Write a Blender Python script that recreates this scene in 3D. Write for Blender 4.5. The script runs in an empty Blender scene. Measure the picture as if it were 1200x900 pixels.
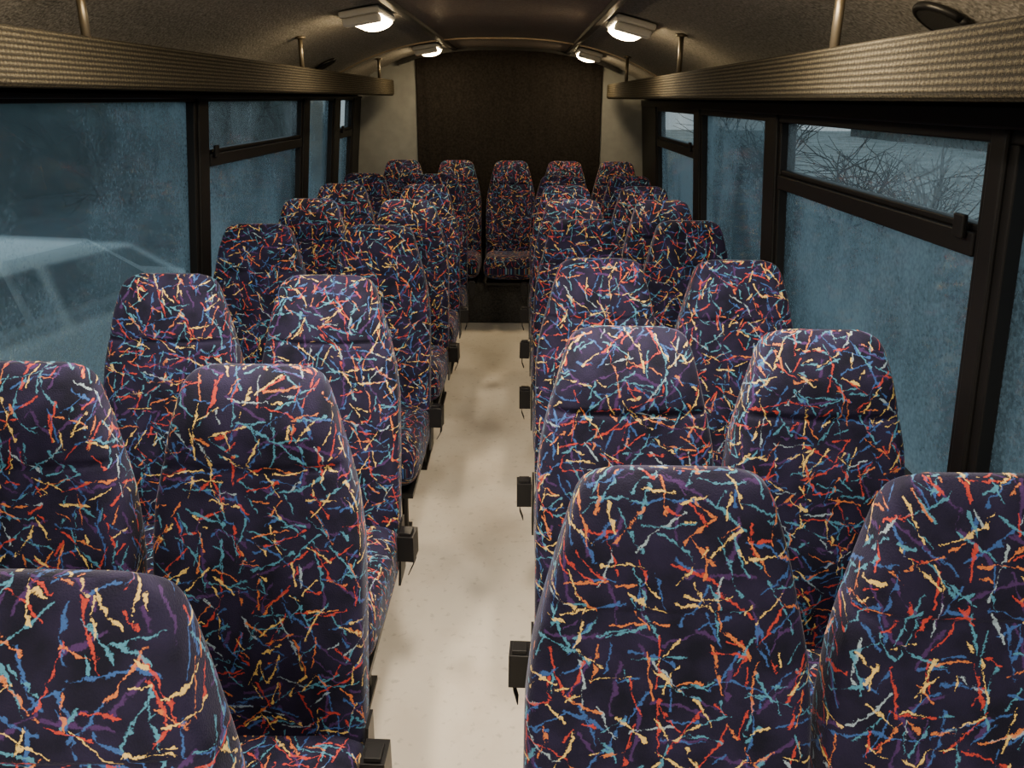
import bpy, bmesh, math, random
from mathutils import Vector, Matrix, Euler
random.seed(7)
S = bpy.context.scene
COL = S.collection

# ------------------------------------------------------------------ helpers
def mesh_obj(name, verts, faces, mat=None, parent=None, smooth=False, loc=None):
    me = bpy.data.meshes.new(name)
    me.from_pydata([tuple(v) for v in verts], [], faces)
    me.update()
    if smooth:
        for p in me.polygons: p.use_smooth = True
    ob = bpy.data.objects.new(name, me)
    COL.objects.link(ob)
    if mat: me.materials.append(mat)
    if parent: ob.parent = parent
    if loc: ob.location = loc
    return ob

def link(name, me, parent=None, loc=(0,0,0), rot=(0,0,0), scale=(1,1,1)):
    ob = bpy.data.objects.new(name, me)
    COL.objects.link(ob)
    ob.location = loc; ob.rotation_euler = rot; ob.scale = scale
    if parent: ob.parent = parent
    return ob

def empty(name, loc=(0,0,0), rot=(0,0,0)):
    e = bpy.data.objects.new(name, None)
    e.empty_display_size = 0.1
    e.location = loc; e.rotation_euler = rot
    COL.objects.link(e)
    return e

class MB:
    """mesh builder collecting pieces"""
    def __init__(s): s.v=[]; s.f=[]; s.m=[]
    def hexa(s, pts, mi=0):
        b=len(s.v); s.v+=[tuple(p) for p in pts]
        for q in ((0,3,2,1),(4,5,6,7),(0,1,5,4),(1,2,6,5),(2,3,7,6),(3,0,4,7)):
            s.f.append(tuple(b+i for i in q)); s.m.append(mi)
    def box(s, x0,x1,y0,y1,z0,z1, mi=0):
        s.hexa([(x0,y0,z0),(x1,y0,z0),(x1,y1,z0),(x0,y1,z0),(x0,y0,z1),(x1,y0,z1),(x1,y1,z1),(x0,y1,z1)],mi)
    def tube(s, pts, r, n=8, mi=0, cap=True):
        pts=[Vector(p) for p in pts]; b=len(s.v)
        rs = r if isinstance(r,(list,tuple)) else [r]*len(pts)
        up=None
        for i,p in enumerate(pts):
            d=(pts[min(i+1,len(pts)-1)]-pts[max(i-1,0)]).normalized()
            if up is None:
                up=Vector((0,0,1)) if abs(d.z)<0.9 else Vector((1,0,0))
            a=d.cross(up).normalized(); c=a.cross(d).normalized(); up=c
            for k in range(n):
                t=2*math.pi*k/n
                s.v.append(tuple(p+a*math.cos(t)*rs[i]+c*math.sin(t)*rs[i]))
        for i in range(len(pts)-1):
            for k in range(n):
                k2=(k+1)%n
                s.f.append((b+i*n+k,b+i*n+k2,b+(i+1)*n+k2,b+(i+1)*n+k)); s.m.append(mi)
        if cap:
            s.f.append(tuple(b+k for k in range(n))[::-1]); s.m.append(mi)
            e=b+(len(pts)-1)*n
            s.f.append(tuple(e+k for k in range(n))); s.m.append(mi)
    def obj(s, name, mats, parent=None, smooth=False, bevel=0, loc=None, fixn=True):
        ob=mesh_obj(name,s.v,s.f,None,parent,smooth,loc)
        for m in (mats if isinstance(mats,(list,tuple)) else [mats]): ob.data.materials.append(m)
        for p,mi in zip(ob.data.polygons,s.m): p.material_index=mi
        if fixn:
            bm=bmesh.new(); bm.from_mesh(ob.data); bmesh.ops.recalc_face_normals(bm,faces=bm.faces); bm.to_mesh(ob.data); bm.free()
        if bevel:
            md=ob.modifiers.new("bevel",'BEVEL'); md.width=bevel; md.segments=2; md.limit_method='ANGLE'
        return ob

def interp(tab, x):
    if x<=tab[0][0]: return tab[0][1]
    for (a,va),(b,vb) in zip(tab,tab[1:]):
        if x<=b:
            t=(x-a)/(b-a); return va+(vb-va)*t
    return tab[-1][1]
def sinterp(tab,x,h=0.012):
    return (interp(tab,x-h)+interp(tab,x)*2+interp(tab,x+h))/4

# ------------------------------------------------------------------ materials
def newmat(name):
    m=bpy.data.materials.new(name); m.use_nodes=True
    nt=m.node_tree; return m, nt, nt.nodes['Principled BSDF']
def plain(name,col,rough=0.5,metal=0,noise=0,nscale=30,bump=0,spec=0.5):
    m,nt,b=newmat(name)
    b.inputs['Base Color'].default_value=(*col,1); b.inputs['Roughness'].default_value=rough
    b.inputs['Metallic'].default_value=metal; b.inputs['Specular IOR Level'].default_value=spec
    if noise or bump:
        tc=nt.nodes.new('ShaderNodeTexCoord'); n=nt.nodes.new('ShaderNodeTexNoise')
        n.inputs['Scale'].default_value=nscale; n.inputs['Detail'].default_value=6
        nt.links.new(tc.outputs['Object'],n.inputs['Vector'])
        if noise:
            mr=nt.nodes.new('ShaderNodeMapRange'); mr.inputs[1].default_value=.3; mr.inputs[2].default_value=.7
            mr.inputs[3].default_value=1-noise; mr.inputs[4].default_value=1+noise
            nt.links.new(n.outputs['Fac'],mr.inputs[0])
            vm=nt.nodes.new('ShaderNodeVectorMath'); vm.operation='SCALE'; vm.inputs[0].default_value=col
            nt.links.new(mr.outputs[0],vm.inputs['Scale']); nt.links.new(vm.outputs[0],b.inputs['Base Color'])
        if bump:
            bp=nt.nodes.new('ShaderNodeBump'); bp.inputs['Strength'].default_value=bump; bp.inputs['Distance'].default_value=.004
            nt.links.new(n.outputs['Fac'],bp.inputs['Height']); nt.links.new(bp.outputs[0],b.inputs['Normal'])
    return m

# stroke node group for the moquette fabric
def stroke_group():
    g=bpy.data.node_groups.new("stroke","ShaderNodeTree")
    I=g.interface
    I.new_socket("Vector",in_out='INPUT',socket_type='NodeSocketVector')
    I.new_socket("Jitter",in_out='INPUT',socket_type='NodeSocketFloat')
    I.new_socket("Offset",in_out='INPUT',socket_type='NodeSocketVector')
    I.new_socket("Scale",in_out='INPUT',socket_type='NodeSocketFloat')
    I.new_socket("HalfLen",in_out='INPUT',socket_type='NodeSocketFloat')
    I.new_socket("Width",in_out='INPUT',socket_type='NodeSocketFloat')
    I.new_socket("Mask",in_out='OUTPUT',socket_type='NodeSocketFloat')
    I.new_socket("Rnd",in_out='OUTPUT',socket_type='NodeSocketFloat')
    N=g.nodes.new; L=g.links.new
    gi=N('NodeGroupInput'); go=N('NodeGroupOutput')
    def M(op,a,b=None,c=None):
        n=N('ShaderNodeMath'); n.operation=op
        for i,v in enumerate((a,b,c)):
            if v is None: continue
            if isinstance(v,(int,float)): n.inputs[i].default_value=v
            else: L(v,n.inputs[i])
        return n.outputs[0]
    add=N('ShaderNodeVectorMath'); add.operation='ADD'; L(gi.outputs['Vector'],add.inputs[0]); L(gi.outputs['Offset'],add.inputs[1])
    vo=N('ShaderNodeTexVoronoi'); vo.voronoi_dimensions='2D'; vo.inputs['Randomness'].default_value=.85
    L(add.outputs[0],vo.inputs['Vector']); L(gi.outputs['Scale'],vo.inputs['Scale'])
    sub=N('ShaderNodeVectorMath'); sub.operation='SUBTRACT'; L(add.outputs[0],sub.inputs[0]); L(vo.outputs['Position'],sub.inputs[1])
    sp=N('ShaderNodeSeparateXYZ'); L(sub.outputs[0],sp.inputs[0])
    sc=N('ShaderNodeSeparateColor'); L(vo.outputs['Color'],sc.inputs[0])
    ang=M('MULTIPLY',sc.outputs[0],6.283)
    c=M('COSINE',ang); s=M('SINE',ang)
    u=M('ADD',M('MULTIPLY',sp.outputs[0],c),M('MULTIPLY',sp.outputs[1],s))
    v=M('SUBTRACT',M('MULTIPLY',sp.outputs[1],c),M('MULTIPLY',sp.outputs[0],s))
    bend=M('MULTIPLY',M('SUBTRACT',sc.outputs[1],.5),10.0)
    v=M('ADD',v,M('MULTIPLY',M('MULTIPLY',u,u),bend))
    hl=M('MULTIPLY',gi.outputs['HalfLen'],M('ADD',M('MULTIPLY',sc.outputs[2],1.1),.25))
    du=M('MAXIMUM',M('SUBTRACT',M('ABSOLUTE',u),hl),0)
    d=M('SQRT',M('ADD',M('MULTIPLY',du,du),M('MULTIPLY',v,v)))
    d=M('ADD',d,gi.outputs['Jitter'])
    mr=N('ShaderNodeMapRange'); mr.interpolation_type='SMOOTHSTEP'
    L(d,mr.inputs[0]); L(M('MULTIPLY',gi.outputs['Width'],.35),mr.inputs[1]); L(gi.outputs['Width'],mr.inputs[2])
    mr.inputs[3].default_value=.86; mr.inputs[4].default_value=0
    L(mr.outputs[0],go.inputs['Mask'])
    L(M('FRACT',M('MULTIPLY',M('ADD',sc.outputs[0],sc.outputs[1]),7.31)),go.inputs['Rnd'])
    return g
SG=stroke_group()

def fabric():
    m,nt,b=newmat("moquette_fabric"); N=nt.nodes.new; L=nt.links.new
    uv=N('ShaderNodeUVMap'); uv.uv_map='UVMap'
    oi=N('ShaderNodeObjectInfo')
    rm=N('ShaderNodeVectorMath'); rm.operation='SCALE'; rm.inputs[0].default_value=(7.3,4.1,0); L(oi.outputs['Random'],rm.inputs['Scale'])
    ad=N('ShaderNodeVectorMath'); ad.operation='ADD'; L(uv.outputs[0],ad.inputs[0]); L(rm.outputs[0],ad.inputs[1])
    n1=N('ShaderNodeTexNoise'); n1.noise_dimensions='2D'; n1.inputs['Scale'].default_value=60; n1.inputs['Detail'].default_value=3; n1.inputs['Roughness'].default_value=.6
    L(ad.outputs[0],n1.inputs['Vector'])
    s1=N('ShaderNodeVectorMath'); s1.operation='SUBTRACT'; L(n1.outputs['Color'],s1.inputs[0]); s1.inputs[1].default_value=(.5,.5,.5)
    s2=N('ShaderNodeVectorMath'); s2.operation='SCALE'; L(s1.outputs[0],s2.inputs[0]); s2.inputs['Scale'].default_value=.014
    dv=N('ShaderNodeVectorMath'); dv.operation='ADD'; L(ad.outputs[0],dv.inputs[0]); L(s2.outputs[0],dv.inputs[1])
    n2=N('ShaderNodeTexNoise'); n2.noise_dimensions='2D'; n2.inputs['Scale'].default_value=420; n2.inputs['Detail'].default_value=1
    L(ad.outputs[0],n2.inputs['Vector'])
    n4=N('ShaderNodeTexNoise'); n4.noise_dimensions='2D'; n4.inputs['Scale'].default_value=60; n4.inputs['Detail'].default_value=1
    L(ad.outputs[0],n4.inputs['Vector'])
    j0=N('ShaderNodeMath'); j0.operation='MULTIPLY_ADD'; L(n4.outputs['Fac'],j0.inputs[0]); j0.inputs[1].default_value=.0056; j0.inputs[2].default_value=-.0041
    j=N('ShaderNodeMath'); j.operation='MULTIPLY_ADD'; L(n2.outputs['Fac'],j.inputs[0]); j.inputs[1].default_value=.0030; L(j0.outputs[0],j.inputs[2])
    n3=N('ShaderNodeTexNoise'); n3.noise_dimensions='2D'; n3.inputs['Scale'].default_value=14; n3.inputs['Detail'].default_value=4
    L(ad.outputs[0],n3.inputs['Vector'])
    cr=N('ShaderNodeValToRGB'); L(n3.outputs['Fac'],cr.inputs[0])
    cr.color_ramp.elements[0].position=.3; cr.color_ramp.elements[0].color=(.0075,.0080,.0170,1)
    cr.color_ramp.elements[1].position=.72; cr.color_ramp.elements[1].color=(.019,.016,.044,1)
    cur=cr.outputs[0]
    R=(.44,.050,.035);O=(.56,.17,.05);Y=(.72,.51,.15);B=(.040,.105,.31);T=(.07,.24,.36);P=(.06,.028,.11);G=(.28,.38,.46)
    layers=[(P,P,14,.034,.0036),(B,B,13.5,.036,.0023),(T,B,14.2,.033,.0021),(R,P,14,.032,.0021),(T,G,14.5,.032,.0020),(B,T,15,.030,.0020),
            (O,Y,15,.028,.0018),(R,O,14,.029,.0020),(Y,T,15,.027,.0017),(Y,R,14.2,.027,.0017)]
    for i,(c1,c2,sc,hl,w) in enumerate(layers):
        g=N('ShaderNodeGroup'); g.node_tree=SG
        L(dv.outputs[0],g.inputs['Vector']); L(j.outputs[0],g.inputs['Jitter'])
        g.inputs['Offset'].default_value=(i*3.17+.5,i*1.71+.2,0); g.inputs['Scale'].default_value=sc
        g.inputs['HalfLen'].default_value=hl; g.inputs['Width'].default_value=w
        gt=N('ShaderNodeMath'); gt.operation='GREATER_THAN'; L(g.outputs['Rnd'],gt.inputs[0]); gt.inputs[1].default_value=.6
        mc=N('ShaderNodeMix'); mc.data_type='RGBA'; L(gt.outputs[0],mc.inputs[0]); mc.inputs[6].default_value=(*c1,1); mc.inputs[7].default_value=(*c2,1)
        mx=N('ShaderNodeMix'); mx.data_type='RGBA'; L(g.outputs['Mask'],mx.inputs[0]); L(cur,mx.inputs[6]); L(mc.outputs[2],mx.inputs[7])
        cur=mx.outputs[2]
    L(cur,b.inputs['Base Color'])
    b.inputs['Roughness'].default_value=.85; b.inputs['Specular IOR Level'].default_value=.10
    b.inputs['Sheen Weight'].default_value=.12; b.inputs['Sheen Roughness'].default_value=.35; b.inputs['Sheen Tint'].default_value=(.75,.80,1,1)
    bp=N('ShaderNodeBump'); bp.inputs['Strength'].default_value=.35; bp.inputs['Distance'].default_value=.002
    L(n2.outputs['Fac'],bp.inputs['Height']); L(bp.outputs[0],b.inputs['Normal'])
    return m
FAB=fabric()

def ribbed():
    m,nt,b=newmat("ribbed_carpet"); N=nt.nodes.new; L=nt.links.new
    uv=N('ShaderNodeUVMap'); uv.uv_map='UVMap'
    w=N('ShaderNodeTexWave'); w.bands_direction='Y'; w.inputs['Scale'].default_value=30; w.inputs['Distortion'].default_value=3.2; w.inputs['Detail'].default_value=2; w.inputs['Detail Scale'].default_value=14
    L(uv.outputs[0],w.inputs['Vector'])
    w2=N('ShaderNodeTexWave'); w2.bands_direction='X'; w2.inputs['Scale'].default_value=22; w2.inputs['Distortion'].default_value=5; w2.inputs['Detail'].default_value=2; w2.inputs['Detail Scale'].default_value=10
    L(uv.outputs[0],w2.inputs['Vector'])
    n=N('ShaderNodeTexNoise'); n.inputs['Scale'].default_value=130; n.inputs['Detail'].default_value=4; L(uv.outputs[0],n.inputs['Vector'])
    mx=N('ShaderNodeMath'); mx.operation='MULTIPLY_ADD'; L(w2.outputs['Fac'],mx.inputs[0]); mx.inputs[1].default_value=.5; L(n.outputs['Fac'],mx.inputs[2])
    mu=N('ShaderNodeMath'); mu.operation='MULTIPLY'; L(w.outputs['Fac'],mu.inputs[0]); L(mx.outputs[0],mu.inputs[1])
    cr=N('ShaderNodeValToRGB'); L(mu.outputs[0],cr.inputs[0])
    cr.color_ramp.elements[0].position=.10; cr.color_ramp.elements[0].color=(.018,.016,.012,1)
    cr.color_ramp.elements[1].position=.90; cr.color_ramp.elements[1].color=(.100,.086,.056,1)
    L(cr.outputs[0],b.inputs['Base Color']); b.inputs['Roughness'].default_value=.95; b.inputs['Specular IOR Level'].default_value=.1
    bp=N('ShaderNodeBump'); bp.inputs['Strength'].default_value=.9; bp.inputs['Distance'].default_value=.007
    L(mu.outputs[0],bp.inputs['Height']); L(bp.outputs[0],b.inputs['Normal'])
    return m
RIB=ribbed()

def floor_mat():
    m,nt,b=newmat("vinyl_floor"); N=nt.nodes.new; L=nt.links.new
    tc=N('ShaderNodeTexCoord')
    n=N('ShaderNodeTexNoise'); n.inputs['Scale'].default_value=3; n.inputs['Detail'].default_value=9; n.inputs['Roughness'].default_value=.65; L(tc.outputs['Object'],n.inputs['Vector'])
    cr=N('ShaderNodeValToRGB'); L(n.outputs['Fac'],cr.inputs[0])
    cr.color_ramp.elements[0].position=.30; cr.color_ramp.elements[0].color=(.58,.52,.44,1)
    cr.color_ramp.elements[1].position=.52; cr.color_ramp.elements[1].color=(.67,.62,.54,1)
    n2=N('ShaderNodeTexNoise'); n2.inputs['Scale'].default_value=38; n2.inputs['Detail'].default_value=6; L(tc.outputs['Object'],n2.inputs['Vector'])
    mr=N('ShaderNodeMapRange'); mr.inputs[1].default_value=.30; mr.inputs[2].default_value=.40; mr.inputs[3].default_value=.75; mr.inputs[4].default_value=1
    L(n2.outputs['Fac'],mr.inputs[0])
    v=N('ShaderNodeVectorMath'); v.operation='SCALE'; L(cr.outputs[0],v.inputs[0]); L(mr.outputs[0],v.inputs['Scale'])
    L(v.outputs[0],b.inputs['Base Color']); b.inputs['Roughness'].default_value=.5
    return m
FLOOR=floor_mat()

def glass_mat(name,tint,fogcol,fogamt,amp=.2,blur=0):
    m=bpy.data.materials.new(name); m.use_nodes=True; nt=m.node_tree; nt.nodes.clear(); N=nt.nodes.new; L=nt.links.new
    out=N('ShaderNodeOutputMaterial'); tr=N('ShaderNodeBsdfTransparent'); tr.inputs[0].default_value=(*tint,1)
    if blur:
        rf=N('ShaderNodeBsdfRefraction'); rf.inputs['Color'].default_value=(*tint,1); rf.inputs['IOR'].default_value=1.04; rf.inputs['Roughness'].default_value=blur
        mt=N('ShaderNodeMixShader'); mt.inputs[0].default_value=.7; L(tr.outputs[0],mt.inputs[1]); L(rf.outputs[0],mt.inputs[2]); tr=mt
    tl=N('ShaderNodeBsdfTranslucent'); tl.inputs[0].default_value=(*fogcol,1)
    tc=N('ShaderNodeTexCoord'); mp=N('ShaderNodeMapping'); mp.inputs['Scale'].default_value=(1,1,.7); L(tc.outputs['Object'],mp.inputs[0])
    n=N('ShaderNodeTexNoise'); n.inputs['Scale'].default_value=1.6; n.inputs['Detail'].default_value=8; n.inputs['Roughness'].default_value=.6; L(mp.outputs[0],n.inputs[0])
    n2=N('ShaderNodeTexNoise'); n2.inputs['Scale'].default_value=90; n2.inputs['Detail'].default_value=4; L(tc.outputs['Object'],n2.inputs[0])
    a=N('ShaderNodeMath'); a.operation='MULTIPLY_ADD'; L(n2.outputs[0],a.inputs[0]); a.inputs[1].default_value=.35; L(n.outputs[0],a.inputs[2])
    mr=N('ShaderNodeMapRange'); mr.inputs[1].default_value=.54; mr.inputs[2].default_value=.80; mr.inputs[3].default_value=max(0,fogamt-amp); mr.inputs[4].default_value=min(1,fogamt+amp)
    L(a.outputs[0],mr.inputs[0])
    df=N('ShaderNodeBsdfDiffuse'); df.inputs[0].default_value=tuple(c*.2 for c in fogcol)+(1,)
    ms=N('ShaderNodeMixShader'); ms.inputs[0].default_value=.2; L(tl.outputs[0],ms.inputs[1]); L(df.outputs[0],ms.inputs[2])
    m2=N('ShaderNodeMixShader'); L(mr.outputs[0],m2.inputs[0]); L(tr.outputs[0],m2.inputs[1]); L(ms.outputs[0],m2.inputs[2])
    gl=N('ShaderNodeBsdfGlossy'); gl.inputs['Roughness'].default_value=.08; gl.inputs[0].default_value=(.85,.9,.9,1)
    lw=N('ShaderNodeLayerWeight'); lw.inputs[0].default_value=.5
    pw=N('ShaderNodeMath'); pw.operation='POWER'; L(lw.outputs['Facing'],pw.inputs[0]); pw.inputs[1].default_value=4
    pm=N('ShaderNodeMath'); pm.operation='MULTIPLY_ADD'; L(pw.outputs[0],pm.inputs[0]); pm.inputs[1].default_value=.6; pm.inputs[2].default_value=.05
    m3=N('ShaderNodeMixShader'); L(pm.outputs[0],m3.inputs[0]); L(m2.outputs[0],m3.inputs[1]); L(gl.outputs[0],m3.inputs[2])
    L(m3.outputs[0],out.inputs[0]); return m
GLASS=glass_mat("fogged_glass",(.78,.88,.91),(.46,.61,.68),.48,.32,.22)
GLASS_UP=glass_mat("clear_wet_glass",(.95,.97,.97),(.72,.80,.83),.26,.16)

BLACK=plain("black_rubber",(.0035,.0035,.004),.5,spec=.25)
BLKPL=plain("black_plastic",(.006,.006,.007),.38,spec=.3)
WEB=plain("belt_webbing",(.010,.010,.011),.8,bump=.5,nscale=200)
STEEL=plain("dark_steel",(.012,.012,.013),.4,metal=.5)
POLE=plain("pole_metal",(.16,.135,.095),.4,metal=.8)
WALLC=plain("wall_carpet",(.026,.026,.026),.95,noise=.5,nscale=90,bump=.7)
CEIL=plain("ceiling_carpet",(.205,.195,.18),.9,noise=.55,nscale=110,bump=.9)
CEILC=plain("ceiling_panel",(.13,.112,.108),.34,noise=.6,nscale=70,bump=.9)
PANEL=plain("grey_panel",(.14,.148,.145),.7,noise=.12,nscale=12)
CURT=plain("curtain_cloth",(.011,.0095,.009),.95,noise=.5,nscale=60,bump=.5,spec=.1)
WHITE=plain("lamp_housing",(.65,.63,.58),.45)
TRIM=plain("aluminium_trim",(.35,.28,.2),.4,metal=.7)
SPK=plain("speaker_mesh",(.006,.006,.006),.7,bump=1,nscale=300)
LAMP,nt,b=newmat("lamp_diffuser")
b.inputs['Base Color'].default_value=(1,.9,.7,1); b.inputs['Emission Color'].default_value=(1,.74,.40,1); b.inputs['Emission Strength'].default_value=58

# ------------------------------------------------------------------ bus shell
XC=-.17; YB=-1.6; YR=6.55
SL={-1:.10,1:.075}
def wx(side,z,off=0):      # inner wall surface x at height z (tumblehome)
    half=1.10+SL[side]*(1.6-z)
    return XC+side*(half+off)
def wallbox(mb,side,y0,y1,z0,z1,o0,o1,mi=0):
    P=[]
    for z in (z0,z1):
        a=wx(side,z,o0); c=wx(side,z,o1)
        P+=[(a,y0,z),(c,y0,z),(c,y1,z),(a,y1,z)]
    mb.hexa(P,mi)
def pane(name,side,y0,y1,z0,z1,off,mat,parent):
    a=wx(side,z0,off); c=wx(side,z1,off)
    return mesh_obj(name,[(a,y0,z0),(a,y1,z0),(c,y1,z1),(c,y0,z1)],[(0,1,2,3)],mat,parent)

mb=MB(); mb.box(XC-1.32,XC+1.32,YB-.05,YR+.05,-.06,0); mb.obj("floor",FLOOR)

ZS=.66
ZTS={-1:1.598,1:1.56}; ZD={-1:.03,1:0}
WR=[(-1.1,1.60,0),(1.645,3.06,1),(3.20,4.42,0),(4.55,5.88,1)]
WL=[(-1.1,.35,0),(.5,3.27,0),(3.36,4.86,1),(4.98,5.66,0),(5.82,6.30,1)]
n=0
for side,wins,nm in ((-1,WL,"wall_left"),(1,WR,"wall_right")):
    ZT=ZTS[side]
    mb=MB()
    wallbox(mb,side,YB,YR,0,ZS,0,.05)
    wallbox(mb,side,YB,YR,ZT,1.72,0,.05)
    e=[YB]
    for w in wins: e+=[w[0],w[1]]
    e.append(YR)
    for i in range(0,len(e),2): wallbox(mb,side,e[i],e[i+1],ZS,ZT,0,.05)
    mb.obj(nm,WALLC)
    for i in range(2,len(e)-1,2):
        mb=MB(); wallbox(mb,side,e[i]-.005,e[i+1]+.005,ZS-.02,ZT,-.022,-.001); mb.obj("trim_pillar_cover",BLACK,bevel=.006)
    mb=MB(); wallbox(mb,side,YB,YR-.02,ZT-.008,ZT+.01 if side<0 else ZT+.035,-.03,-.001); mb.obj("trim_window_header",BLACK,bevel=.005)
    for (y0,y1,hop) in wins:
        n+=1
        root=empty("window_%d"%n,(0,0,0))
        mb=MB(); f=.032; ft=.02 if side<0 else .035; d=ZD[side]
        wallbox(mb,side,y0,y1,ZS,ZS+f,-.012,.045)
        wallbox(mb,side,y0,y1,ZT-ft,ZT,-.012,.045)
        wallbox(mb,side,y0,y0+f,ZS+f,ZT-ft,-.012,.045)
        wallbox(mb,side,y1-f,y1,ZS+f,ZT-ft,-.012,.045)
        if hop:
            wallbox(mb,side,y0+f,y1-f,1.295+d,1.345+d,-.018,.04)
            wallbox(mb,side,y0+f,y1-f,1.345+d,1.362+d,-.006,.03)
            wallbox(mb,side,y0+f+.02,y0+f+.06,1.33+d,1.38+d,-.032,-.0185)
        mb.obj("frame",BLACK,root,bevel=.004)
        if hop:
            pane("pane_lower",side,y0+f,y1-f,ZS+f,1.295+d,.02,GLASS,root)
            pane("pane_upper",side,y0+f,y1-f,1.362+d,ZT-ft,.015,GLASS_UP,root)
        else:
            pane("pane",side,y0+f,y1-f,ZS+f,ZT-ft,.02,GLASS,root)

# ceiling (arched)
def cz(x):
    u=min(1,abs(x-XC)/1.1); return 1.975-.27*u**2.6
def arch(name,x0,x1,y0,y1,th,mat,drop=0,nx=24,ny=1):
    V=[];F=[]
    for j in range(ny+1):
        y=y0+(y1-y0)*j/ny
        for i in range(nx+1):
            x=x0+(x1-x0)*i/nx; z=cz(x)-drop
            V.append((x,y,z)); V.append((x,y,z+th))
    W=(nx+1)*2
    for j in range(ny):
        for i in range(nx):
            a=j*W+i*2
            F.append((a,a+2,a+W+2,a+W)); F.append((a+1,a+W+1,a+W+3,a+3))
    for i in range(nx):
        a=i*2; F.append((a,a+1,a+3,a+2)); a=ny*W+i*2; F.append((a,a+2,a+3,a+1))
    for j in range(ny):
        a=j*W; F.append((a,a+W,a+W+1,a+1)); a=j*W+nx*2; F.append((a,a+1,a+W+1,a+W))
    return mesh_obj(name,V,F,mat,smooth=False)
arch("ceiling",XC-1.12,XC+1.12,YB,YR,.05,CEIL,nx=40)
arch("trim_ceiling_panel",-.50,.31,YB+.02,YR-.02,.012,CEILC,drop=.013,nx=16)
for x in (-.52,.33):
    mb=MB(); mb.box(x-.018,x+.018,YB+.02,YR-.02,cz(x)-.028,cz(x)-.002); mb.obj("trim_ceiling_rail",STEEL,bevel=.005)
for y in (5.45,):
    arch("trim_ceiling_joint",XC-1.05,XC+1.05,y,y+.03,.008,TRIM,drop=.024,nx=40)

# end walls
def endwall(name,y0,y1,mat):
    V=[];F=[];n=24
    for y in (y0,y1):
        for i in range(n+1):
            t=i/n; xb=XC-1.26+2.52*t; xt=XC-1.09+2.18*t
            V.append((xb,y,0)); V.append((xt,y,cz(xt)+.03))
    W=(n+1)*2
    for i in range(n):
        a=i*2; F.append((a,a+2,a+3,a+1)); F.append((a+W,a+W+1,a+W+3,a+W+2))
        F.append((a+1,a+3,a+W+3,a+W+1)); F.append((a,a+W,a+W+2,a+2))
    F.append((0,1,W+1,W)); a=n*2; F.append((a,a+W,a+W+1,a+1))
    return mesh_obj(name,V,F,mat)
endwall("wall_rear",YR,YR+.05,PANEL)
endwall("wall_front",YB-.05,YB,WALLC)

# rear curtain with soft folds
V=[];F=[];nx=120;nz=10
for j in range(nz+1):
    for i in range(nx+1):
        x=-.82+1.42*i/nx; zt=cz(x)-.035
        z=.3+(zt-.3)*j/nz
        y=YR-.03+.006*math.sin(i*.55)*(1-.4*j/nz)+.003*math.sin(i*1.3+j)
        V.append((x,y,z))
for j in range(nz):
    for i in range(nx):
        a=j*(nx+1)+i; F.append((a,a+1,a+nx+2,a+nx+1))
c=mesh_obj("rear_curtain",V,F,CURT,smooth=True)
md=c.modifiers.new("solid",'SOLIDIFY'); md.thickness=.004
arch("trim_curtain_rail",-.95,.72,YR-.06,YR-.002,.03,BLACK,drop=.035,nx=24)

# luggage racks
def rack(side,lip_x,z0,z1,y0,y1):
    root=empty("luggage_rack")
    xw=wx(side,1.65,-.004)
    s=-side
    pts=[(xw,z0+.035),(lip_x-s*.10,z0+.02),(lip_x-s*.05,z0+.004),(lip_x-s*.02,z0)]
    for k in range(7):
        a=-math.pi/2+math.pi/2*k/6
        pts.append((lip_x-s*.02+s*.02*math.cos(a),z0+.02+.02*math.sin(a)))
    for k in range(1,8):
        a=math.pi*k/7*.9
        pts.append((lip_x-s*.015+s*.015*math.cos(a),z1-.015+.015*math.sin(a)))
    pts+=[(lip_x-s*.032,z0+.06),(lip_x-s*.06,z0+.045),(xw,z0+.055)]
    V=[];F=[];UV=[]
    L=[0]
    for a,b in zip(pts,pts[1:]+pts[:1]): L.append(L[-1]+math.hypot(a[0]-b[0],a[1]-b[1]))
    n=len(pts)
    for y in (y0,y1):
        for p in pts: V.append((p[0],y,p[1]))
    for i in range(n):
        F.append((i,(i+1)%n,n+(i+1)%n,n+i)); UV+= [(y0,L[i]),(y0,L[i+1]),(y1,L[i+1]),(y1,L[i])]
    F.append(tuple(range(n))[::-1]); F.append(tuple(range(n,2*n)))
    UV+=[(pts[i][0],pts[i][1]) for i in reversed(range(n))]+[(pts[i][0],pts[i][1]) for i in range(n)]
    ob=mesh_obj("shelf",V,F,RIB,root)
    uvl=ob.data.uv_layers.new(name="UVMap")
    for k,u in enumerate(UV): uvl.data[k].uv=u
    return root
LR=rack(-1,-.97,1.612,1.725,YB+.02,6.4)
RR=rack(1,.625,1.600,1.705,YB+.02,6.4)
for root,x,zt,ys in ((LR,-.985,1.70,(-.1,1.95,3.82,5.85)),(RR,.64,1.68,(-.1,1.80,3.55,5.35))):
    for y in ys:
        mb=MB(); top=cz(x)-.001
        mb.tube([(x,y,zt),(x,y,top)],.010,10)
        mb.tube([(x,y,top-.012),(x,y,top)],.024,12)
        mb.obj("stay_pole",POLE,root,smooth=True)
for side in (-1,1):
    mb=MB(); wallbox(mb,side,YB+.02,6.4,1.70,1.715,-.03,-.001); mb.obj("trim_cove",WALLC,bevel=.004)

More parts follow.
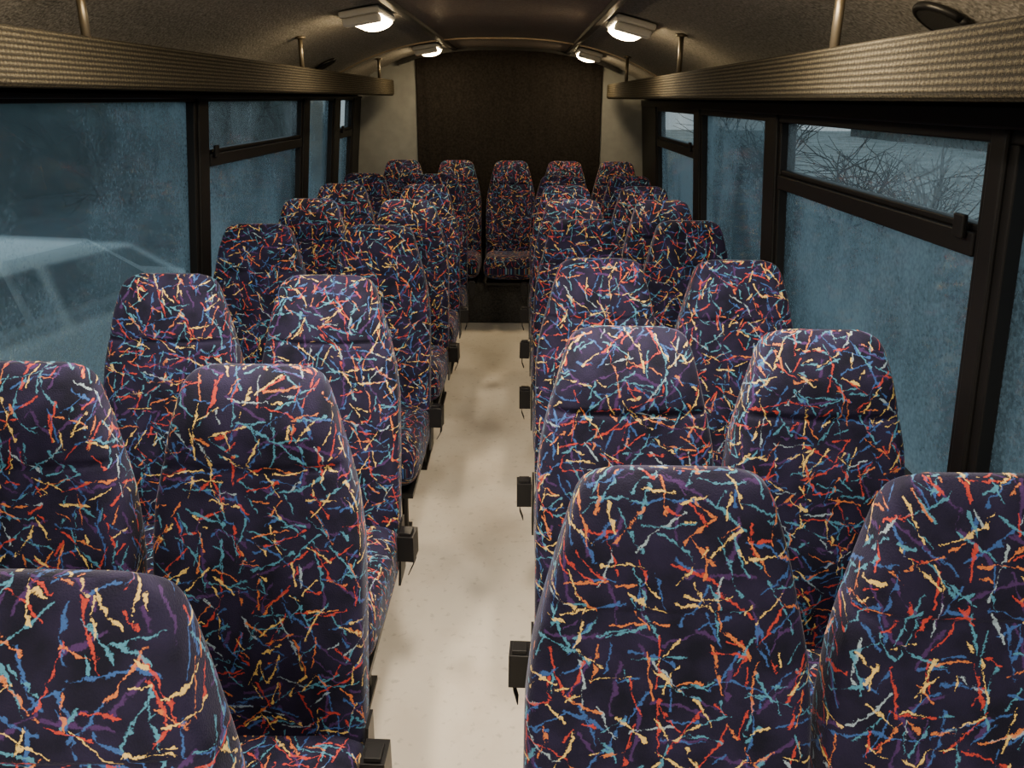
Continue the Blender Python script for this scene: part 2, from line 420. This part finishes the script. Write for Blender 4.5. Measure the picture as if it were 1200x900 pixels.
# speakers set into the sloping edge of the ceiling
def speaker(side,y,off=.965):
    x=XC+side*off; z=cz(x)
    sl=(cz(x+.01)-cz(x-.01))/.02
    nrm=Vector((sl,0,-1)).normalized()
    root=empty("speaker",Vector((x,y,z))+nrm*.004)
    root.rotation_euler=nrm.to_track_quat('Z','Y').to_euler()
    mb=MB(); mb.tube([(0,0,0),(0,0,.014)],.060,28); mb.obj("grille",SPK,root)
    mb=MB(); R=.062
    mb.tube([(R*math.cos(a),R*math.sin(a),.008) for a in [2*math.pi*i/28 for i in range(29)]],.008,8); mb.obj("ring",BLKPL,root,smooth=True)
speaker(1,1.75,1.01); speaker(-1,4.9); 

# ceiling lamps, plus two added fill lamps along the centre
def lamp(x,y,power=9):
    tilt=math.atan((cz(x+.05)-cz(x-.05))/.1)
    root=empty("ceiling_lamp",(x,y,cz(x)-(.02 if abs(x)<.4 else .006)),(0,-tilt,0))
    mb=MB(); mb.box(-.085,.085,-.21,.21,-.026,0); mb.obj("housing",WHITE,root,bevel=.008)
    pr=[]
    for k in range(11):
        a=math.pi*k/10; pr.append((.072*math.cos(a),-.026-.030*math.sin(a)))
    V=[];F=[];n=len(pr)
    for yy in (-.14,.20):
        for p in pr: V.append((p[0],yy,p[1]))
    for i in range(n-1): F.append((i,i+1,n+i+1,n+i))
    F.append(tuple(range(n))); F.append(tuple(range(n,2*n))[::-1])
    mesh_obj("diffuser",V,F,LAMP,root,smooth=False)
    mb=MB(); mb.box(-.076,.076,-.208,-.141,-.058,-.027); mb.obj("end_cap",WHITE,root,bevel=.008)
    li=bpy.data.lights.new("lamp_light",'AREA'); li.shape='RECTANGLE'; li.size=.13; li.size_y=.33; li.energy=power; li.color=(1,.90,.77)
    lo=bpy.data.objects.new("lamp_light",li); COL.objects.link(lo); lo.parent=root; lo.location=(0,.03,-.060)
for y,p in ((-.5,13),(1.55,13),(3.72,5),(6.0,.5)):
    lamp(-.665,y,p); lamp(.455,y+.03,p)
lamp(-.13,-.7,28); lamp(-.13,1.3,20)  # added centre lamps, out of view, to even the light on aisle and seats

# ------------------------------------------------------------------ seat meshes
def sgnpow(c,e): return math.copysign(abs(c)**e,c)
def loft_mesh(name,rings,mats,caps=True):
    n=len(rings[0]); V=[];F=[]
    vv=0; us=[];vs=[]
    prev=None
    for r in rings:
        L=[0]
        for i in range(n): L.append(L[-1]+(r[(i+1)%n]-r[i]).length)
        mid=L[n//2]; us.append([l-mid for l in L])
        if prev is not None: vv+=max((r[n//2]-prev[n//2]).length,1e-4)
        vs.append(vv); prev=r
        V+=r
    uv=[]
    for j in range(len(rings)-1):
        for i in range(n):
            i2=(i+1)%n
            F.append((j*n+i,j*n+i2,(j+1)*n+i2,(j+1)*n+i))
            uv+=[(us[j][i],vs[j]),(us[j][i+1],vs[j]),(us[j+1][i+1],vs[j+1]),(us[j+1][i],vs[j+1])]
    F.append(tuple(range(n))[::-1]); uv+=[(V[i].x,V[i].y) for i in reversed(range(n))]
    k=(len(rings)-1)*n
    F.append(tuple(range(k,k+n))); uv+=[(V[i].x,V[i].y) for i in range(k,k+n)]
    me=bpy.data.meshes.new(name); me.from_pydata([tuple(v) for v in V],[],F); me.update()
    l=me.uv_layers.new(name="UVMap")
    for i,u in enumerate(uv): l.data[i].uv=u
    for p in me.polygons: p.use_smooth=True
    for m in mats: me.materials.append(m)
    return me

WT=[(.40,.178),(.50,.188),(.70,.190),(.84,.189),(.92,.180),(.98,.166),(1.04,.150),(1.09,.136),(1.12,.127),(1.137,.117),(1.147,.102),(1.153,.075)]
TT=[(.40,.045),(.55,.052),(.80,.056),(.95,.054),(1.05,.047),(1.10,.040),(1.13,.030),(1.145,.018),(1.153,.006)]
def yc(z): return (z-1.15)*.20
def back_mesh():
    zs=[.40+.02*i for i in range(34)]+[1.075,1.09,1.1,1.11,1.12,1.128,1.135,1.141,1.146,1.150,1.153]
    zs+= [.965,.975,.981,.985,.989,.995,1.005]
    zs=sorted(set(round(z,4) for z in zs))
    rings=[];n=56
    for z in zs:
        h=.012 if z<1.1 else .003
        w=sinterp(WT,z,h); t=sinterp(TT,z,h); r=[]
        for i in range(n):
            a=math.pi/2+2*math.pi*i/n      # start at rear (+y)
            ca,sa=math.cos(a),math.sin(a)
            e=2/4.4
            x=w*sgnpow(ca,e); y=t*sgnpow(sa,e)
            if sa<0:
                fx=abs(x)/w
                if z<1.0:
                    k=max(0,1-(fx/.78)**4); y+=.007*k*min(1,(1.0-z)/.06)
                y+=.007*math.exp(-((z-.985-.006*fx)/.0055)**2)
                y-=.012*math.exp(-((z-.66)/.12)**2)+.008*math.exp(-((z-1.06)/.05)**2)
            r.append(Vector((x,y+yc(z),z)))
        rings.append(r)
    return loft_mesh("seat_back",rings,[FAB])
def cushion_mesh():
    rings=[];n=48
    ys=[(-.595,.25),(-.59,.50),(-.58,.72),(-.565,.87),(-.54,.97),(-.50,1),(-.42,1),(-.32,1),(-.24,1),(-.19,1),(-.165,.97),(-.15,.85)]
    for y,k in ys:
        r=[]
        wv=.178+.012*min(1,k); wv*= (.93+.07*k) ; h=.090*k
        for i in range(n):
            a=-math.pi/2+2*math.pi*i/n
            x=wv*sgnpow(math.cos(a),2/4.5); z=h*sgnpow(math.sin(a),2/3.6)
            zc=.418+ (.02 if y<-.4 else 0)*min(1,(-.4-y)/.1 if y<-.4 else 0)
            if z>0: z-=.012*max(0,1-(abs(x)/(wv*.7))**4)*k
            r.append(Vector((x,y,zc+z-(.02*(1-k)))))
        rings.append(r)
    return loft_mesh("cushion",rings,[FAB])
BACK=back_mesh(); CUSH=cushion_mesh()

def frame_mesh(legs):
    mb=MB()
    mb.box(-.17,.17,-.56,-.16,.312,.330)
    if legs:
        for x in (-.09,.09):
            mb.tube([(x,-.46,.32),(x,-.44,.015)],.013,8); mb.tube([(x,-.22,.32),(x,-.24,.015)],.013,8)
            mb.box(x-.02,x+.02,-.49,-.19,0,.015)
        mb.tube([(-.09,-.44,.15),(.09,-.44,.15)],.010,8)
    for x in (-.192,.192):
        mb.hexa([(x-.003,-.22,.34),(x+.003,-.22,.34),(x+.003,-.12,.34),(x-.003,-.12,.34),(x-.003,-.16,.50),(x+.003,-.16,.50),(x+.003,-.11,.50),(x-.003,-.11,.50)])
    o=mb.obj("tmp",STEEL,bevel=0); me=o.data; bpy.data.objects.remove(o); me.name="base_frame"; return me
FRL=frame_mesh(True); FRN=frame_mesh(False)

def buckle_mesh():
    mb=MB()
    mb.box(-.022,.022,-.030,.030,-.036,.038,0)
    mb.box(-.015,.015,-.026,.010,.038,.048,0)
    pts=[(0,.02,.02),(.014,.026,-.02),(.012,.02,-.065),(.002,.0,-.085)]
    for a,b in zip(pts,pts[1:]):
        A=Vector(a);B=Vector(b); w=Vector((0,.018,0)); t=Vector((.0012,0,.0))
        mb.hexa([A-w-t,A-w+t,A+w+t,A+w-t,B-w-t,B-w+t,B+w+t,B+w-t],1)
    o=mb.obj("tmp",[BLKPL,WEB]); me=o.data; bpy.data.objects.remove(o); me.name="belt_buckle"; return me
BUCK=buckle_mesh()

def seat(x,y,aisle=0,legs=True,belt=True,zs=0):
    r=empty("bus_seat",(x,y,zs))
    link("backrest",BACK,r); link("cushion",CUSH,r)
    link("base_frame",FRL if legs else FRN,r)
    if aisle and belt:
        b=link("belt_buckle",BUCK,r,(aisle*.220,-.21+random.uniform(-.02,.02),.475),(random.uniform(-.15,.15),0,random.uniform(-.1,.1)),(aisle,1,1))
        md=b.modifiers.new("bevel",'BEVEL'); md.width=.006; md.segments=2; md.limit_method='ANGLE'
    return r

LROWS=[(.68,-.462,-.86),(1.34,-.468,-.882),(2.10,-.515,-.935),(3.00,-.53,-.98),(3.80,-.53,-.985),(4.50,-.53,-.985),(5.15,-.53,-.985)]
RROWS=[(.94,.200,.592),(1.62,.226,.622),(2.38,.236,.640),(3.20,.24,.655),(3.87,.24,.66),(4.50,.24,.66),(5.12,.24,.66)]
for y,a,w in LROWS: seat(a,y,1); seat(w,y)
for y,a,w in RROWS: seat(a,y,-1); seat(w,y-.01)
for x in (-.91,-.50,-.085,.32,.715): seat(x,6.32,0,legs=False)
mb=MB(); mb.box(XC-1.16,XC+1.16,5.86,6.5,0,.311); mb.obj("rear_bench_plinth",WALLC,bevel=.01)

# ------------------------------------------------------------------ outside
GZ=-.75
def ground_mat():
    m,nt,b=newmat("tarmac_and_frosty_grass"); N=nt.nodes.new; L=nt.links.new
    tc=N('ShaderNodeTexCoord'); sx=N('ShaderNodeSeparateXYZ'); L(tc.outputs['Object'],sx.inputs[0])
    n=N('ShaderNodeTexNoise'); n.inputs['Scale'].default_value=.9; n.inputs['Detail'].default_value=8; n.inputs['Roughness'].default_value=.65; L(tc.outputs['Object'],n.inputs['Vector'])
    ed=N('ShaderNodeMath'); ed.operation='MULTIPLY_ADD'; L(n.outputs[0],ed.inputs[0]); ed.inputs[1].default_value=3; L(sx.outputs[0],ed.inputs[2])
    mr=N('ShaderNodeMapRange'); L(ed.outputs[0],mr.inputs[0]); mr.inputs[1].default_value=6.5; mr.inputs[2].default_value=8
    c1=N('ShaderNodeValToRGB'); L(n.outputs[0],c1.inputs[0]); c1.color_ramp.elements[0].position=.35; c1.color_ramp.elements[0].color=(.03,.043,.046,1); c1.color_ramp.elements[1].position=.65; c1.color_ramp.elements[1].color=(.11,.14,.145,1)
    c2=N('ShaderNodeValToRGB'); L(n.outputs[0],c2.inputs[0]); c2.color_ramp.elements[0].position=.35; c2.color_ramp.elements[0].color=(.16,.18,.16,1); c2.color_ramp.elements[1].position=.62; c2.color_ramp.elements[1].color=(.46,.49,.46,1)
    mx=N('ShaderNodeMix'); mx.data_type='RGBA'; L(mr.outputs[0],mx.inputs[0]); L(c1.outputs[0],mx.inputs[6]); L(c2.outputs[0],mx.inputs[7])
    L(mx.outputs[2],b.inputs['Base Color']); b.inputs['Roughness'].default_value=.85
    return m
mb=MB(); mb.box(-60,60,-60,70,GZ-.1,GZ); mb.obj("ground",ground_mat())
BARK=plain("tree_bark",(.030,.030,.027),.9)
HEDGE=plain("hedge_leaves",(.035,.050,.045),.9,noise=.8,nscale=2)
def tree(x,y,h,trunk=.10,rr=.010):
    mb=MB()
    def br(p,d,l,r,lev):
        pts=[p];q=p;dd=d
        for i in range(4):
            dd=(dd+Vector((random.gauss(0,.16),random.gauss(0,.16),random.gauss(.02,.1)))).normalized()
            q=q+dd*l/4; pts.append(q)
        mb.tube(pts,[r,r*.85,r*.75,r*.65,r*.55],5 if lev<2 else 3,cap=False)
        if lev<4:
            for k in range(4 if lev<3 else 3):
                pp=pts[random.choice((1,2,3,4))]
                nd=(dd+Vector((random.gauss(0,.75),random.gauss(0,.75),random.gauss(-.05,.4)))).normalized()
                br(pp,nd,l*random.uniform(.6,.8),r*.62,lev+1)
    br(Vector((0,0,0)),Vector((0,0,1)),h*trunk,h*rr,0)
    for k in range(6):
        d=Vector((random.gauss(0,.5),random.gauss(0,.5),1)).normalized()
        br(Vector((random.gauss(0,.05),random.gauss(0,.05),h*trunk*random.uniform(.5,.95))),d,h*.25,h*rr*.6,1)
    mb.obj("bare_tree",BARK,loc=(x,y,GZ),fixn=False)
for x,y,h in ((3.3,5.6,3.4),(3.9,7.9,3.8),(4.2,11.0,4.2),(4.8,16,5),(-6.5,13,4.5),(-6.8,18,5)): tree(x,y,h)
def hedge(x0,y0,x1,y1,h):
    nseg=90; rows=10
    V=[];F=[]
    d=Vector((x1-x0,y1-y0,0)); nrm=Vector((-d.y,d.x,0)).normalized()
    for i in range(nseg+1):
        c=Vector((x0,y0,0))+d*i/nseg
        for k in range(rows+1):
            a=math.pi*k/rows
            rr=1+random.uniform(-.16,.16)
            p=c+nrm*math.cos(a)*.8*rr+Vector((0,0,math.sin(a)**.6*h*rr))
            V.append((p.x,p.y,p.z+GZ))
    for i in range(nseg):
        for k in range(rows):
            a=i*(rows+1)+k; F.append((a,a+1,a+rows+2,a+rows+1))
    mesh_obj("hedge",V,F,HEDGE)
hedge(24,-6,24,60,2.4); hedge(-12.5,-6,-12.5,50,2.6)

# white car outside (left), added to stand for a reflection in the window
CARW=plain("car_paint",(.92,.93,.91),.25); CARG=plain("car_glass",(.10,.13,.14),.1); TYRE=plain("tyre",(.01,.01,.01),.8)
def car(x,y,rz):
    root=empty("reflection_car",(x,y,GZ),(0,0,rz))
    prof=[(-2.1,.35),(-2.15,.6),(-2.1,.85),(-1.95,.98),(-1.5,1.02),(-.95,1.38),(-.5,1.46),(.3,1.46),(.75,1.36),(1.25,.98),(1.9,.84),(2.1,.7),(2.15,.4),(1.9,.25),(-1.9,.25)]
    V=[];n=len(prof)
    secs=[(-.85,.93,.0),(-.80,1,.0),(.80,1,.0),(.85,.93,.0)]
    for (yy,s,_) in secs:
        for (px,pz) in prof:
            ins=max(0,pz-.95)*.35
            V.append((px*s,yy-math.copysign(ins,yy),.25+(pz-.25)*(.97 if s<1 else 1)))
    F=[]
    for j in range(3):
        for i in range(n):
            F.append((j*n+i,j*n+(i+1)%n,(j+1)*n+(i+1)%n,(j+1)*n+i))
    F.append(tuple(range(n))[::-1]); F.append(tuple(range(3*n,4*n)))
    o=mesh_obj("body",V,F,CARW,root); md=o.modifiers.new("b",'BEVEL'); md.width=.05; md.segments=3
    for s in (-1,1):
        mb=MB()
        for q in ([(-1.35,1.02),(-.1,1.02),(-.1,1.38),(-.85,1.38)],[(-.02,1.02),(1.05,1.02),(.62,1.36),(-.02,1.38)]):
            P=[]
            for off in (0,.012):
                for (a,bz) in q: P.append((a,s*(.855-(bz-.95)*.35+off),bz))
            mb.hexa(P)
        mb.obj("side_window",CARG,root)
        for wxp in (-1.35,1.35):
            mb=MB(); mb.tube([(wxp,s*.68,.31),(wxp,s*.88,.31)],.31,24); mb.obj("wheel",TYRE,root)
            mb=MB(); mb.tube([(wxp,s*.87,.31),(wxp,s*.89,.31)],.19,20); mb.obj("hubcap",POLE,root)
    mb=MB(); mb.hexa([(.74,-.62,1.345),(.74,.62,1.345),(1.22,.70,1.01),(1.22,-.70,1.01),(.755,-.62,1.365),(.755,.62,1.365),(1.235,.70,1.03),(1.235,-.70,1.03)]); mb.obj("windscreen",CARG,root)
car(-3.9,4.9,math.radians(-100))

# ------------------------------------------------------------------ world
w=bpy.data.worlds.new("dusk_sky"); S.world=w; w.use_nodes=True; nt=w.node_tree
bg=nt.nodes['Background']; tc=nt.nodes.new('ShaderNodeTexCoord'); sp=nt.nodes.new('ShaderNodeSeparateXYZ'); cr=nt.nodes.new('ShaderNodeValToRGB')
nt.links.new(tc.outputs['Generated'],sp.inputs[0]); nt.links.new(sp.outputs[2],cr.inputs[0]); nt.links.new(cr.outputs[0],bg.inputs[0])
e=cr.color_ramp.elements; e[0].position=0; e[0].color=(.52,.64,.69,1); e[1].position=.7; e[1].color=(.35,.50,.60,1)
bg.inputs[1].default_value=.98

# ------------------------------------------------------------------ camera
cd=bpy.data.cameras.new("camera"); cam=bpy.data.objects.new("camera",cd); COL.objects.link(cam)
cd.sensor_width=36; cd.lens=940/1200*36; cd.clip_start=.02
th=math.radians(19.6)
M=Matrix.Rotation(.0106,4,'Z')@Matrix.Rotation(math.pi/2-th,4,'X')@Matrix.Rotation(.008,4,'Z')
cam.matrix_world=Matrix.Translation((0,0,1.6))@M
S.camera=cam
